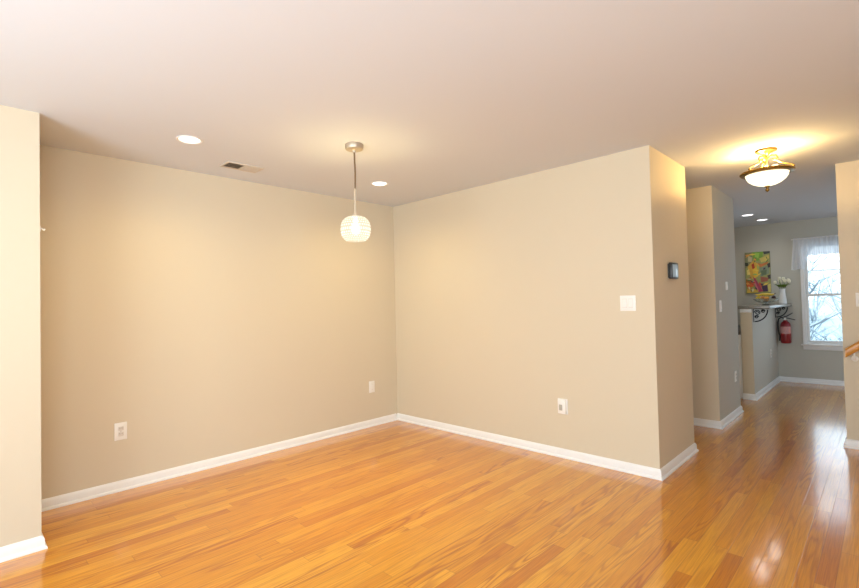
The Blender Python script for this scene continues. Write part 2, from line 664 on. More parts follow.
# ------------------------------------------------------------------ windows
def window_x(name, label, xf, wn, out, sash_label=True, muntins=True):
    """double-hung window in a wall whose room face is x = xf; out = +1 when outdoors lies at +x"""
    y0, y1, z0, z1 = wn
    s = out

    def bx(mb, xa, xb, *rest, bevel=0.0):
        a, b = xf + s * xa, xf + s * xb
        return mb.box(min(a, b), max(a, b), *rest, bevel=bevel)
    root = thing(name, label, 'window', (xf, (y0 + y1) / 2, z0))
    del root['category']
    root['category'] = 'window'
    root['kind'] = 'structure'
    O = Vector(root.location)

    def fin(mb, nm, m, par):
        o = mb.build(nm, m, par, angle=30)
        if par is root:
            o.data.transform(Matrix.Translation(-O))
        else:
            o.data.transform(Matrix.Translation(-O))
        return o
    # casing on the room side, stool and apron
    c = MB()
    cw = .028
    bx(c, -.016, 0, y0 - cw, y0 - .001, z0 - .0, z1 + cw, bevel=.003)
    bx(c, -.016, 0, y1 + .001, y1 + cw, z0 - .0, z1 + cw, bevel=.003)
    bx(c, -.016, 0, y0, y1, z1 + .001, z1 + cw, bevel=.003)
    fin(c, 'casing', TRIM, root)
    c = MB()
    bx(c, -.05, .0, y0 - cw - .02, y1 + cw + .02, z0 - .022, z0, bevel=.004)
    bx(c, -.014, 0, y0 - cw, y1 + cw, z0 - .085, z0 - .022, bevel=.003)
    fin(c, 'sill', TRIM, root)
    # jamb liner
    c = MB()
    bx(c, .001, .135, y0, y0 + .018, z0, z1)
    bx(c, .001, .135, y1 - .018, y1, z0, z1)
    bx(c, .001, .135, y0 + .018, y1 - .018, z1 - .018, z1)
    bx(c, .001, .135, y0 + .018, y1 - .018, z0, z0 + .018)
    fin(c, 'jamb', TRIM, root)
    ya, yb, za, zb = y0 + .018, y1 - .018, z0 + .018, z1 - .018
    zm = za + (zb - za) * 0.487
    for nm, xs, zlo, zhi in (('sash', .035, za, zm + .018), ('sash', .075, zm - .018, zb)):
        sw = .034
        f = MB()
        bx(f, xs, xs + .034, ya, ya + sw, zlo, zhi, bevel=.003)
        bx(f, xs, xs + .034, yb - sw, yb, zlo, zhi, bevel=.003)
        bx(f, xs, xs + .034, ya + sw, yb - sw, zlo, zlo + sw, bevel=.003)
        bx(f, xs, xs + .034, ya + sw, yb - sw, zhi - sw, zhi, bevel=.003)
        sash = fin(f, nm, TRIM, root)
        g = MB()
        bx(g, xs + .014, xs + .019, ya + sw, yb - sw, zlo + sw, zhi - sw)
        fin(g, 'pane', PANE, sash)
        if muntins and zhi > zm + .1:
            q = MB()
            hz = zlo + sw + (zhi - zlo - 2 * sw) * .5
            bx(q, xs + .008, xs + .026, ya + sw, yb - sw, hz - .007, hz + .007)
            yc = (ya + yb) / 2
            bx(q, xs + .009, xs + .025, yc - .007, yc + .007, zlo + sw, zhi - sw)
            fin(q, 'muntin', TRIM, sash)
    return root


w1 = window_x('window_1', 'white double-hung kitchen window looking out on snowy trees', XW, W1, +1)
w2 = window_x('added_window', 'added kitchen window for fill light, unseen behind the hall wall', XW, W2, +1)
w3 = window_x('assumed_window_back', 'assumed living-room window behind the camera', X0, B1, -1)  # unseen window, assumed as the source of the daylight from behind


def wide_window(name, label, S, yf):
    """plain three-light window in a wall whose room face is y = yf, outdoors at -y"""
    root = thing(name, label, 'window', ((S[0] + S[1]) / 2, yf, S[2]))
    root['kind'] = 'structure'
    off = Matrix.Translation(-Vector(root.location))
    f = MB()
    f.box(S[0] - .06, S[1] + .06, yf, yf + .016, S[3], S[3] + .07)
    f.box(S[0] - .06, S[1] + .06, yf, yf + .016, S[2] - .07, S[2])
    for x in (S[0] - .06, S[1]):
        f.box(x, x + .06, yf, yf + .016, S[2], S[3])
    f.build('casing', TRIM, root).data.transform(off)
    f = MB()
    for k in range(4):
        x = S[0] + (S[1] - S[0] - .06) * k / 3
        f.box(x, x + .06, yf - .09, yf - .04, S[2], S[3])
    f.box(S[0], S[1], yf - .09, yf - .04, S[2], S[2] + .05).box(S[0], S[1], yf - .09, yf - .04, S[3] - .05, S[3])
    f.build('frame', TRIM, root).data.transform(off)


wide_window('assumed_window_side', 'assumed wide window in the wall beside the camera', S1, Y0)  # unseen window, assumed for the daylight lamp beside the camera
wide_window('assumed_window_kitchen', 'assumed wide kitchen window in the side wall, hidden behind the stair wall', K1, -1.18)  # unseen window, assumed for the cool side light in the kitchen

# ------------------------------------------------------------------ hanging lamp over the dining space
pl = thing('pendant_lamp', 'small globe pendant lamp with beaded glass shade hanging on a cord', 'lamp', (2.01, 2.655, CH))
MB().lathe([(0, 0), (.062, 0), (.063, -.005), (.063, -.028), (.059, -.035), (.03, -.037), (.012, -.042), (.010, -.056), (0, -.056)], 40).build('canopy', NICKEL, pl)
MB().tube([(0, 0, -.055), (.002, 0, -.12), (.006, .001, -.19), (.005, .001, -.25), (.002, 0, -.315)], .0062, 10).build('cord', CORD, pl)
MB().lathe([(0, -.31), (.006, -.31), (.0075, -.33), (.0075, -.476), (.013, -.489), (.022, -.501), (.024, -.511), (0, -.511)], 20).build('stem', mat('satin_white_metal', srgb(214, 200, 176), .3, metal=.3, vary=(20, .03)), pl)
# beaded globe: rows of small glass facets on a squashed sphere
bm = bmesh.new()
NR, NC = 13, 34
zc, ra, rz = -.597, .099, .088


def shade_pt(th, ph, grow=0.0):
    ct, st = math.cos(th), math.sin(th)
    e = 0.78
    rr = (ra + grow) * (abs(st) ** e)
    zz = (rz + grow) * math.copysign(abs(ct) ** e, ct)
    return Vector((rr * math.cos(ph), rr * math.sin(ph), zc + zz))


TH0, TH1 = .20, PI - .52
for i in range(NR):
    ta, tb = TH0 + (TH1 - TH0) * i / NR, TH0 + (TH1 - TH0) * (i + 1) / NR
    for j in range(NC):
        sh = .5 * (i % 2)
        pa, pb = 2 * PI * (j + sh) / NC, 2 * PI * (j + 1 + sh) / NC
        q = [bm.verts.new(shade_pt(t, p_)) for t, p_ in ((ta, pa), (ta, pb), (tb, pb), (tb, pa))]
        tm, pm = (ta + tb) / 2, (pa + pb) / 2
        k = .55
        inn = [bm.verts.new(shade_pt(tm + (t - tm) * k, pm + (p_ - pm) * k, .0055)) for t, p_ in ((ta, pa), (ta, pb), (tb, pb), (tb, pa))]
        for a in range(4):
            b = (a + 1) % 4
            bm.faces.new((q[a], q[b], inn[b], inn[a])).material_index = 1
        bm.faces.new(inn)
bmesh.ops.remove_doubles(bm, verts=bm.verts[:], dist=1e-5)
bmesh.ops.recalc_face_normals(bm, faces=bm.faces[:])
mb = MB()
mb.merge(bm)
mb.build('lamp_shade', [lamp_glass('beaded_lamp_glass', (1, .93, .78, 1), 1.5, .24),
                        lamp_glass('lamp_glass_seams', (1, .82, .56, 1), 1.0, .28)], pl, smooth=False)
MB().lathe([(0, -.512), (.014, -.512), (.016, -.545), (.030, -.575), (.034, -.600), (.026, -.627), (0, -.637)], 20).build('bulb', emission_mat('pendant_bulb_glow', (1, .90, .70, 1), 3.0), pl)


def point(name, loc, power, color, rad):
    li = bpy.data.lights.new(name, 'POINT')
    li.energy = power
    li.color = color
    li.shadow_soft_size = rad
    o = bpy.data.objects.new(name, li)
    COL.objects.link(o)
    o.location = loc
    return o


def spot(name, loc, power, color, angle=160, rad=.05):
    li = bpy.data.lights.new(name, 'SPOT')
    li.energy = power
    li.color = color
    li.shadow_soft_size = rad
    li.spot_size = math.radians(angle)
    li.spot_blend = 1.0
    o = bpy.data.objects.new(name, li)
    COL.objects.link(o)
    o.location = loc
    return o


point('pendant_light', (2.01, 2.655, CH - .600), 430, WARM, .035)

# ------------------------------------------------------------------ recessed downlights
GLOW = emission_mat('downlight_glow', (1, .93, .80, 1), 3.0)
GLOWC = emission_mat('cool_downlight_glow', (.95, .97, 1, 1), 2.6)


def downlight(x, y, label, group, glow, power, color):
    t = thing('recessed_light', label, 'ceiling light', (x, y, CH), group)
    MB().lathe([(.063, 0), (.079, 0), (.081, -.003), (.077, -.006), (.067, -.004), (.063, -.001)], 40).build('trim_ring', TRIM, t)
    MB().lathe([(0, -.006), (.055, -.005), (.0635, -.001), (.0635, 0), (0, 0)], 40).build('lens', glow, t)
    spot('downlight_beam', (x, y, CH - .02), power, color)


downlight(1.14, 3.30, 'round recessed ceiling light left of the air vent', 'dining downlights', GLOW, 30, WARM)
downlight(2.825, 3.355, 'round recessed ceiling light right of the hanging lamp near the corner', 'dining downlights', GLOW, 30, WARM)
downlight(7.745, 1.352, 'round recessed kitchen ceiling light nearer the hall', 'kitchen downlights', GLOWC, 9, (1, .95, .88))
downlight(8.41, 1.29, 'round recessed kitchen ceiling light nearer the far wall', 'kitchen downlights', GLOWC, 9, (1, .95, .88))

# ------------------------------------------------------------------ flush hall light
fx, fy = 4.43, .638
fl = thing('semi_flush_light', 'brass semi-flush ceiling light with frosted glass bowl', 'ceiling light', (fx, fy, CH))
MB().lathe([(0, 0), (.068, 0), (.074, -.006), (.070, -.016), (.045, -.024), (.026, -.030), (.016, -.042), (0, -.042)], 40).build('canopy', BRASS, fl)
MB().lathe([(0, -.04), (.009, -.04), (.009, -.06), (.016, -.066), (.016, -.076), (.009, -.082), (.009, -.283), (0, -.283)], 20).build('stem', BRASS, fl)
for k in range(3):
    a = 2 * PI * k / 3 + .5
    ca, sa = math.cos(a), math.sin(a)
    prof = [(.012, -.060), (.035, -.048), (.062, -.055), (.072, -.075), (.060, -.095), (.045, -.090), (.050, -.078)]
    m_ = MB()
    m_.tube([(q * ca, q * sa, z) for q, z in prof], .0055, 8)
    low = [(.062, -.090), (.082, -.112), (.115, -.130), (.145, -.140), (.163, -.150), (.167, -.168)]
    m_.tube([(q * ca, q * sa, z) for q, z in low], .0055, 8)
    m_.sphere((.167 * ca, .167 * sa, -.160), .009)
    m_.build('arm', BRASS, fl)
MB().lathe([(.140, -.172), (.160, -.166), (.174, -.168), (.178, -.176), (.172, -.186), (.156, -.193), (.142, -.192), (.138, -.182), (.140, -.172)], 56).build('ring', BRASS, fl)
bowl_prof = [(.139, -.178), (.139, -.192), (.134, -.212), (.120, -.234), (.095, -.255), (.064, -.270), (.032, -.279), (.010, -.282)]
MB().lathe(bowl_prof, 56).build('glass_bowl', lamp_glass('frosted_bowl_glass', (1, .89, .62, 1), 1.9, .06, .3), fl)
MB().lathe([(0, -.281), (.018, -.282), (.020, -.288), (.010, -.294), (.008, -.300), (.014, -.308), (.012, -.318), (.004, -.326), (0, -.328)], 20).build('finial', BRASS, fl)
for k in range(2):
    a = PI * k + .9
    cx, cy = .075 * math.cos(a), .075 * math.sin(a)
    MB().lathe([(0, -.135), (.020, -.140), (.028, -.160), (.024, -.182), (.013, -.20), (.013, -.225), (0, -.225)], 16, Matrix.Translation((cx, cy, 0))).build('bulb', emission_mat('hall_bulb_glow', (1, .80, .50, 1), 3.0), fl)
    point('hall_bulb_light', (fx + cx * .9, fy + cy * .9, CH - .13), 17, (1, .66, .25), .03)

# ------------------------------------------------------------------ ceiling air vent
vt = thing('air_vent', 'rectangular ceiling air vent, its left half showing dark', 'vent', (1.66, 3.665, CH))
VX, VY = .145, .083
MB().box(-VX + .012, VX - .012, -VY + .012, VY - .012, -.003, 0).build('duct_opening', SLOT, vt)
f = MB()
f.box(-VX, VX, -VY, -VY + .018, -.009, 0, .002).box(-VX, VX, VY - .018, VY, -.009, 0, .002)
f.box(-VX, -VX + .016, -VY + .018, VY - .018, -.009, 0, .002).box(VX - .016, VX, -VY + .018, VY - .018, -.009, 0, .002)
f.box(-.005, .005, -VY + .018, VY - .018, -.009, -.0, .001)
VENTW = mat('vent_enamel', srgb(205, 195, 180), .4, vary=(10, .02))
f.build('frame', VENTW, vt)
for side in (-1, 1):
    f = MB()
    for k in range(9):
        x = side * (.014 + k * .0135)
        # blades fanned outward on each bank: one bank shows its gaps, the other its faces
        sl = .006 if side < 0 else -.0060
        f.prism([(x - sl - .0009, -.011), (x - sl + .0009, -.011), (x + sl + .0009, -.003), (x + sl - .0009, -.003)], 1, -VY + .018, VY - .018)
    f.build('louvre_bank', VENTW, vt, smooth=False)


# ------------------------------------------------------------------ wall plates
def plate_thing(name, label, cat, loc, rotz, w_, h_, inner, group=None, dep=.006):
    """local frame: plate in XZ, facing -Y, back on y=0"""
    t = thing(name, label, cat, loc, group, rotz)
    MB().box(-w_ / 2, w_ / 2, -dep, 0, -h_ / 2, h_ / 2, .0025).build('cover_plate', PLASTIC, t)
    inner(t, dep)
    return t


def duplex(t, dep):
    for s in (-1, 1):
        rc = MB()
        rc.box(-.017, .017, -dep - .003, -dep + .001, s * .0195 - .0145, s * .0195 + .0145, .004)
        o = rc.build('receptacle', mat('receptacle_plastic', srgb(222, 214, 202), .4, vary=(9, .01)), t)
        for dx, hh in ((-.0065, .0042), (.0065, .0035)):
            MB().box(dx - .0012, dx + .0012, -dep - .0036, -dep - .0022, s * .0195 + .003 - hh, s * .0195 + .003 + hh).build('slot', SLOT, o, smooth=False)
    MB().lathe([(0, .0012), (.003, .001), (.0034, 0), (0, 0)], 12, Matrix.Translation((0, -dep, 0)) @ Matrix.Rotation(PI / 2, 4, 'X')).build('screw', NICKEL, t)


def rockers(n, pitch=.046):
    def f_(t, dep):
        for k in range(n):
            x = (k - (n - 1) / 2) * pitch
            fr = MB().box(x - .0175, x + .0175, -dep - .0015, -dep + .001, -.034, .034, .0008).build('switch_frame', mat('receptacle_plastic', srgb(222, 214, 202), .4), t)
            q = MB()
            q.prism([(-dep - .001, -.031), (-dep - .0065, -.031), (-dep - .0025, .031), (-dep - .001, .031)], 0, x - .0150, x + .0150)
            q.build('rocker', PLASTIC, fr, smooth=False)
    return f_


def blank(t, dep):
    for s in (-1, 1):
        MB().lathe([(0, .0012), (.003, .001), (.0034, 0), (0, 0)], 12, Matrix.Translation((0, -dep, s * .030)) @ Matrix.Rotation(PI / 2, 4, 'X')).build('screw', NICKEL, t)


RX = -PI / 2     # a thing turned to sit on a wall facing -X
plate_thing('power_outlet', 'white duplex outlet low on the long wall, left of the hanging lamp', 'outlet', (.903, YA, .430), 0, .080, .126, duplex)
plate_thing('wall_plate', 'plain white plate low on the long wall near the back corner', 'wall plate', (3.247, YA, .424), 0, .076, .124, blank)
plate_thing('light_switch', 'white double light switch on the beige wall near its right edge', 'switch', (XA, 1.413, 1.280), RX, .117, .117, rockers(2))


def plugged(t, dep):
    duplex(t, dep)
    p_ = MB().box(-.030, .012, -dep - .034, -dep - .002, -.022, .026, .005).build('plug_in_adapter', GREYPL, t)
    MB().box(-.022, .004, -dep - .0355, -dep - .033, -.012, .014, .003).build('adapter_face', PLASTIC, p_)


def cover_box(t, dep):
    # raised surface box with a grey jack in its middle
    b_ = MB().box(-.036, .036, -dep - .020, -dep + .001, -.058, .058, .004).build('raised_cover', PLASTIC, t)
    MB().box(-.020, .008, -dep - .026, -dep - .019, -.030, .018, .003).build('jack', GREYPL, b_)


plate_thing('power_outlet', 'white outlet with raised cover and grey jack low under the double switch', 'outlet', (XA, 1.980, .426), RX, .088, .128, cover_box)
plate_thing('light_switch', 'white single switch on the grey hall wall, lower of the pair there', 'switch', (5.57, YE, 1.218), 0, .075, .118, rockers(1))
plate_thing('wall_control', 'small white control high on the grey hall wall, above and beyond the switch', 'wall control', (5.86, YE, 1.430), 0, .072, .090, rockers(1))
plate_thing('power_outlet', 'white outlet low on the grey hall wall', 'outlet', (6.12, YE, .430), 0, .075, .118, duplex)
plate_thing('power_outlet', 'pale outlet low on the half wall beneath the bar top', 'outlet', (8.36, YG0, .480), 0, .075, .118, duplex)
plate_thing('light_switch', 'white light switch above the handrail at the right edge', 'switch', (XH, .135, 1.262), RX, .117, .117, rockers(2))

# thermostat on the hall face of the right wall block
th = thing('thermostat', 'black touchscreen thermostat mounted on the wall end facing the hall', 'thermostat', (4.005, YB, 1.525))
MB().box(-.074, .074, -.010, 0, -.055, .055, .003).build('back_plate', BLACKPL, th)
MB().box(-.080, .080, -.034, -.009, -.064, .064, .006).build('body', BLACKPL, th)
MB().box(-.064, .064, -.0355, -.0335, -.048, .050, .001).build('screen', mat('thermostat_screen', srgb(128, 142, 150), .15, vary=(14, .08), emit=((.42, .52, .58, 1), .28)), th)

# small white hook on the edge of the left wall
hk = thing('wall_hook', 'tiny white hook on the edge of the pale left wall', 'hook', (XD, YD + .02, 1.785))
MB().box(0, .004, -.012, .012, -.016, .016, .001).build('base', PLASTIC, hk)
MB().tube([(.003, 0, .004), (.014, 0, .0), (.020, 0, -.008), (.024, 0, .002)], .004, 8).build('prong', PLASTIC, hk)

# ------------------------------------------------------------------ handrail on the stair wall
hr = thing('handrail', 'oak handrail sloping up along the wall at the right edge', 'handrail', (XH, .27, .80))
sl = .76


def rail_pt(y):    # y measured from the rail's lower end, towards -Y
    return (-.070, -y, .006 + sl * y)


bm = bmesh.new()
sec = [(.026 * math.copysign(abs(math.cos(t)) ** .7, math.cos(t)), .034 * math.copysign(abs(math.sin(t)) ** .7, math.sin(t))) for t in [2 * PI * (k + .5) / 20 for k in range(20)]]
A = [bm.verts.new((-.070 + a, 0, .012 + b * 1.15)) for a, b in sec]
B = [bm.verts.new((-.070 + a, -1.9, .012 + b * 1.15 + sl * 1.9)) for a, b in sec]
for i in range(len(sec)):
    j = (i + 1) % len(sec)
    bm.faces.new((A[i], A[j], B[j], B[i]))
bm.faces.new(A)
bm.faces.new(B[::-1])
bmesh.ops.recalc_face_normals(bm, faces=bm.faces[:])
mb = MB()
mb.merge(bm)
mb.build('rail', OAK, hr)
for yb in (.055, .85, 1.7):
    z = .006 + sl * yb - .030
    k = MB()
    k.lathe([(0, 0), (.024, 0), (.024, .005), (.014, .010), (0, .011)], 20, Matrix.Translation((0, -yb, z - .055)) @ Matrix.Rotation(-PI / 2, 4, 'Y'))
    k.tube([(-.006, -yb, z - .055), (-.035, -yb, z - .060), (-.060, -yb, z - .045), (-.070, -yb, z - .020), (-.070, -yb, z - .002)], .0075, 10)
    k.build('rail_bracket', PLASTIC, hr)

# ------------------------------------------------------------------ bar top on the half wall
CT0, CT1 = 1.155, 1.191
o = MB().box(XG - .025, XW - .001, 1.048, YG1 + .02, CT0, CT1, .006, 3).build('bar_top', STONE)
tag(o, 'grey stone bar top lying along the half wall', 'counter')
f = MB()
f.box(XG - .014, XG - .0005, YG0 - .0, YG1, 1.108, CT0 - .001, .003)
o = f.build('trim_1', TRIM)
struct(o, 'white moulding under the near end of the bar top', 'trim')


def bracket(x, label, group='scroll brackets under the bar top'):
    t = thing('shelf_bracket', label, 'bracket', (x, YG0, CT0), group)
    MB().box(-.009, .009, -.006, 0, -.175, 0, .001).build('back_bar', IRON, t)
    MB().box(-.009, .009, -.170, -.006, -.007, 0, .001).build('top_bar', IRON, t)
    pts = []
    for i in range(19):
        a = i / 18
        ang = a * PI * .5
        pts.append((0, -.012 - .140 * math.sin(ang) ** 1.0 * 1.0, -.165 + .150 * (1 - math.cos(ang))))
    MB().tube(pts, .007, 8).build('brace', IRON, t)
    sc = MB()
    for cy, cz, r_, s_ in ((-.045, -.050, .034, 1), (-.105, -.034, .022, -1), (-.034, -.105, .022, -1)):
        sp = []
        for i in range(26):
            a = i / 25 * 3.2 * PI
            rr = r_ * (1 - .72 * i / 25)
            sp.append((0, cy + s_ * rr * math.cos(a), cz + rr * math.sin(a)))
        sc.tube(sp, .0055, 6)
    sc.build('scroll', IRON, t)
    return t


bracket(7.24, 'black iron scroll bracket under the near end of the bar top')
bracket(8.88, 'black iron scroll bracket under the bar top beside the far wall')

# kitchen base unit behind the half wall
cb = thing('base_cabinet', 'white kitchen base cabinet behind the half wall', 'cabinet', (7.16, 1.675, 0))
MB().box(.02, 1.80, -.290, .26, .10, .82, .003).build('carcass', CABINET, cb)
MB().box(.06, 1.80, -.290, .20, 0, .10).build('plinth', CABINET, cb, smooth=False)
MB().box(0, .02, -.302, .28, 0, .82, .002).build('end_panel', CABINET, cb)
for k in range(3):
    x = .03 + k * .59
    dd = MB().box(x, x + .58, .26, .28, .12, .80, .003).build('door', CABINET, cb)
    MB().tube([(x + .52, .281, .60), (x + .52, .305, .61), (x + .52, .305, .71), (x + .52, .281, .72)], .005, 8).build('handle', NICKEL, dd)
o = MB().box(7.15, 8.97, 1.372, 1.98, .821, .855, .004).build('worktop', DARKTOP)
tag(o, 'dark kitchen worktop on the white base cabinet', 'worktop')

# ------------------------------------------------------------------ vase of white flowers
VX_, VY_ = 8.73, 1.125
vs = thing('flower_vase', 'tall white vase of flowers on the bar top', 'vase', (VX_, VY_, CT1))
MB().lathe([(0, 0), (.046, 0), (.052, .006), (.051, .03), (.046, .09), (.040, .14), (.036, .18), (.038, .215), (.043, .228), (.040, .228), (.034, .21), (.032, .18), (.036, .14), (.041, .09), (.044, .02), (0, .018)], 32).build('body', mat('white_glazed_ceramic', srgb(238, 238, 236), .2, coat=.3, vary=(8, .01)), vs)
PETAL = mat('cream_petal', srgb(242, 238, 214), .6, vary=(30, .04))
LEAF = mat('leaf_green', srgb(112, 140, 48), .5, vary=(25, .25))
heads = [(-.01, .082, .322), (.02, .034, .352), (-.045, .022, .378), (.030, -.016, .374), (-.025, -.040, .340), (.030, -.074, .350), (.062, .030, .330), (-.020, -.090, .332)]
for i, (hx, hy, hz) in enumerate(heads):
    t = thing('cut_flower', 'white cut flower with green stem in the vase on the bar top', 'flower', (VX_, VY_, CT1), 'white flowers in the vase')
    MB().tube([(hx * .15, hy * .15, .024), (hx * .25, hy * .22, .20), (hx * .6, hy * .6, .28), (hx, hy, hz - .02)], .003, 6).build('stem', LEAF, t)
    bl = MB()
    bl.sphere((hx, hy, hz), .015, .015, .022, 12)
    for k in range(6):
        a = 2 * PI * k / 6 + i
        bl.sphere((hx + .010 * math.cos(a), hy + .010 * math.sin(a), hz + .004), .011, .011, .024, 8)
    bl.build('bloom', PETAL, t)
    lf = MB()
    for k in range(3):
        a = 2.2 * k + i * 1.3
        bx_, by_ = hx * .45, hy * .45
        dx, dy = math.cos(a), math.sin(a)
        lb = bmesh.new()
        L_, Wd = .085, .020
        rows = []
        for q in range(6):
            s_ = q / 5
            wd = Wd * math.sin(PI * min(1, s_ * .9 + .1))
            cx_, cy_, cz_ = bx_ + dx * L_ * s_ * .75, by_ + dy * L_ * s_ * .75, .245 + .10 * s_ - .06 * s_ * s_
            rows.append([lb.verts.new((cx_ - dy * wd * m_, cy_ + dx * wd * m_, cz_ + abs(m_) * .004)) for m_ in (-1, 0, 1)])
        for r1, r2 in zip(rows, rows[1:]):
            for c_ in range(2):
                lb.faces.new((r1[c_], r1[c_ + 1], r2[c_ + 1], r2[c_]))
        lf.merge(lb)
    lf.build('leaf', LEAF, t)

# ------------------------------------------------------------------ fruit bowl
FX, FY = 7.90, 1.205
fb = thing('fruit_bowl', 'footed glass bowl of fruit on the bar top below the painting', 'bowl', (FX, FY, CT1))
GLASS = mat('pale_bowl_glass', srgb(232, 235, 226), .08, transmission=.85, vary=(9, .02))
MB().lathe([(0, 0), (.060, 0), (.062, .005), (.030, .012), (.014, .022), (.014, .034), (0, .034)], 32).build('foot', GLASS, fb)
MB().lathe([(0, .034), (.040, .036), (.085, .044), (.122, .062), (.146, .088), (.151, .089), (.143, .078), (.120, .054), (.084, .038), (.04, .030), (0, .030)][::-1], 40).build('dish', GLASS, fb)
PEEL = mat('orange_peel', srgb(226, 150, 40), .45, bump=(120, .3), vary=(20, .06))
LEMON = mat('lemon_peel', srgb(232, 200, 70), .45, bump=(100, .3), vary=(20, .05))
PLUM = mat('plum_skin', srgb(62, 38, 34), .35, vary=(20, .2))
PEAR = mat('pear_skin', srgb(168, 160, 72), .45, vary=(25, .15))


def fruit(name, label, cat, x, y, z, rr, m, kind):
    t = thing(name, label, cat, (FX + x, FY + y, CT1 + z))
    b_ = MB()
    if kind == 'lemon':
        b_.lathe([(0, -rr * 1.35), (rr * .22, -rr * 1.2), (rr * .7, -rr * .8), (rr, 0), (rr * .7, rr * .8), (rr * .22, rr * 1.2), (0, rr * 1.35)], 20, Matrix.Rotation(PI / 2, 4, 'X'))
    elif kind == 'pear':
        b_.lathe([(0, -rr), (rr * .7, -rr * .8), (rr, -rr * .1), (rr * .8, rr * .6), (rr * .5, rr * 1.2), (rr * .35, rr * 1.6), (0, rr * 1.75)], 20, Matrix.Rotation(1.3, 4, 'X'))
    else:
        b_.lathe([(0, -rr * .9), (rr * .5, -rr * .86), (rr * .87, -rr * .5), (rr, 0), (rr * .87, rr * .5), (rr * .5, rr * .84), (rr * .12, rr * .88), (0, rr * .82)], 24)
    b_.build('flesh', m, t, angle=60)
    st = {'lemon': (0, rr * 1.3, 0), 'pear': (0, -rr * 1.6, rr * .45)}.get(kind, (0, 0, rr * .8))
    MB().tube([st, (st[0] + .004, st[1], st[2] + .012)], .0025, 6).build('stem', mat('fruit_stem', srgb(84, 66, 40), .8, vary=(30, .2)), t)


fruit('orange', 'bright orange resting in the glass fruit bowl', 'orange', -.03, -.010, .078, .040, PEEL, 'orange')
fruit('lemon', 'yellow lemon at the left of the glass fruit bowl', 'lemon', .0, .082, .097, .028, LEMON, 'lemon')
fruit('plum', 'dark plum at the right of the glass fruit bowl', 'plum', -.01, -.092, .100, .028, PLUM, 'plum')
fruit('pear', 'green-yellow pear lying at the back of the glass fruit bowl', 'pear', .060, .012, .100, .030, PEAR, 'pear')
fruit('peach', 'dusky peach at the front of the glass fruit bowl', 'peach', -.098, .020, .100, .026, mat('peach_skin', srgb(214, 140, 70), .6, vary=(20, .2)), 'orange')
b_ = MB()
bt = thing('banana', 'yellow banana lying across the top of the fruit bowl', 'banana', (FX, FY, CT1 + .138))
b_.tube([(-.01, .115, .008), (-.012, .08, -.001), (-.012, .03, .008), (-.012, -.03, .008), (-.012, -.075, .001), (-.010, -.10, .012)], [.005, .015, .0185, .0185, .014, .005], 10)
b_.build('flesh', LEMON, bt, angle=60)
MB().tube([(-.010, -.098, .010), (-.010, -.118, .022)], [.005, .004], 6).build('stem', mat('fruit_stem', srgb(84, 66, 40), .8), bt)

# ------------------------------------------------------------------ abstract painting
PY0, PY1, PZ0, PZ1 = 1.293, 1.622, 1.362, 2.015
pt = thing('abstract_painting', 'unframed colourful abstract canvas on the far wall above the bar top', 'painting', (XW, (PY0 + PY1) / 2, PZ0))
pw, ph_ = PY1 - PY0, PZ1 - PZ0
MB().box(-.030, 0, -pw / 2, pw / 2, 0, ph_, .003).build('canvas', mat('canvas_edge', srgb(120, 116, 84), .8, vary=(25, .3)), pt)
patches = [
    ((150, 150, 92), [(0, 0), (1, 0), (1, 1), (0, 1)]),
    ((128, 128, 92), [(0, .62), (.32, .68), (.3, 1), (0, 1)]),
    ((118, 158, 62), [(.30, 1), (.34, .84), (.52, .78), (.72, .86), (.74, 1)]),
    ((150, 190, 80), [(.40, .98), (.42, .86), (.55, .84), (.60, .97)]),
    ((62, 68, 66), [(.74, 1), (.78, .93), (1, .95), (1, 1)]),
    ((196, 176, 92), [(.58, .84), (.98, .92), (.96, .78), (.66, .74)]),
    ((58, 60, 48), [(0, .76), (.12, .75), (.14, .66), (0, .68)]),
    ((184, 172, 130), [(.14, .92), (.30, .88), (.28, .76), (.12, .78)]),
    ((206, 160, 66), [(.10, .66), (.34, .80), (.58, .68), (.50, .40), (.30, .34), (.18, .44)]),
    ((232, 182, 62), [(.28, .62), (.48, .64), (.52, .42), (.36, .36)]),
    ((178, 66, 40), [(.26, .70), (.36, .74), (.40, .62), (.30, .58)]),
    ((190, 110, 60), [(.50, .74), (.66, .70), (.94, .76), (.90, .70), (.62, .62)]),
    ((126, 138, 112), [(.58, .62), (.98, .66), (.96, .46), (.62, .40)]),
    ((96, 112, 84), [(.62, .54), (.86, .56), (.84, .44), (.66, .42)]),
    ((60, 52, 58), [(.88, .70), (1, .72), (1, .62), (.92, .60)]),
    ((68, 60, 62), [(.88, .42), (1, .44), (1, .34), (.90, .33)]),
    ((158, 92, 74), [(.60, .40), (.92, .36), (.88, .28), (.62, .26)]),
    ((170, 96, 40), [(.02, .34), (.22, .40), (.30, .22), (.10, .14), (.02, .18)]),
    ((206, 96, 40), [(.06, .20), (.28, .26), (.34, .12), (.08, .10)]),
    ((166, 64, 88), [(.30, .40), (.40, .36), (.70, .04), (.50, .02)]),
    ((196, 108, 120), [(.32, .30), (.38, .30), (.54, .04), (.46, .03)]),
    ((74, 52, 78), [(.58, .24), (.86, .20), (.88, .04), (.70, .03)]),
    ((214, 176, 74), [(.06, .10), (.48, .09), (.50, .02), (.04, .01)]),
    ((206, 190, 112), [(.88, .20), (1, .22), (1, .02), (.90, .02)]),
    ((224, 196, 110), [(.06, .56), (.16, .60), (.20, .46), (.08, .44)]),
]
prng = random.Random(11)
shard_cols = [(232, 196, 84), (196, 72, 52), (92, 120, 62), (226, 150, 70), (70, 64, 78), (214, 206, 160), (150, 178, 96)]
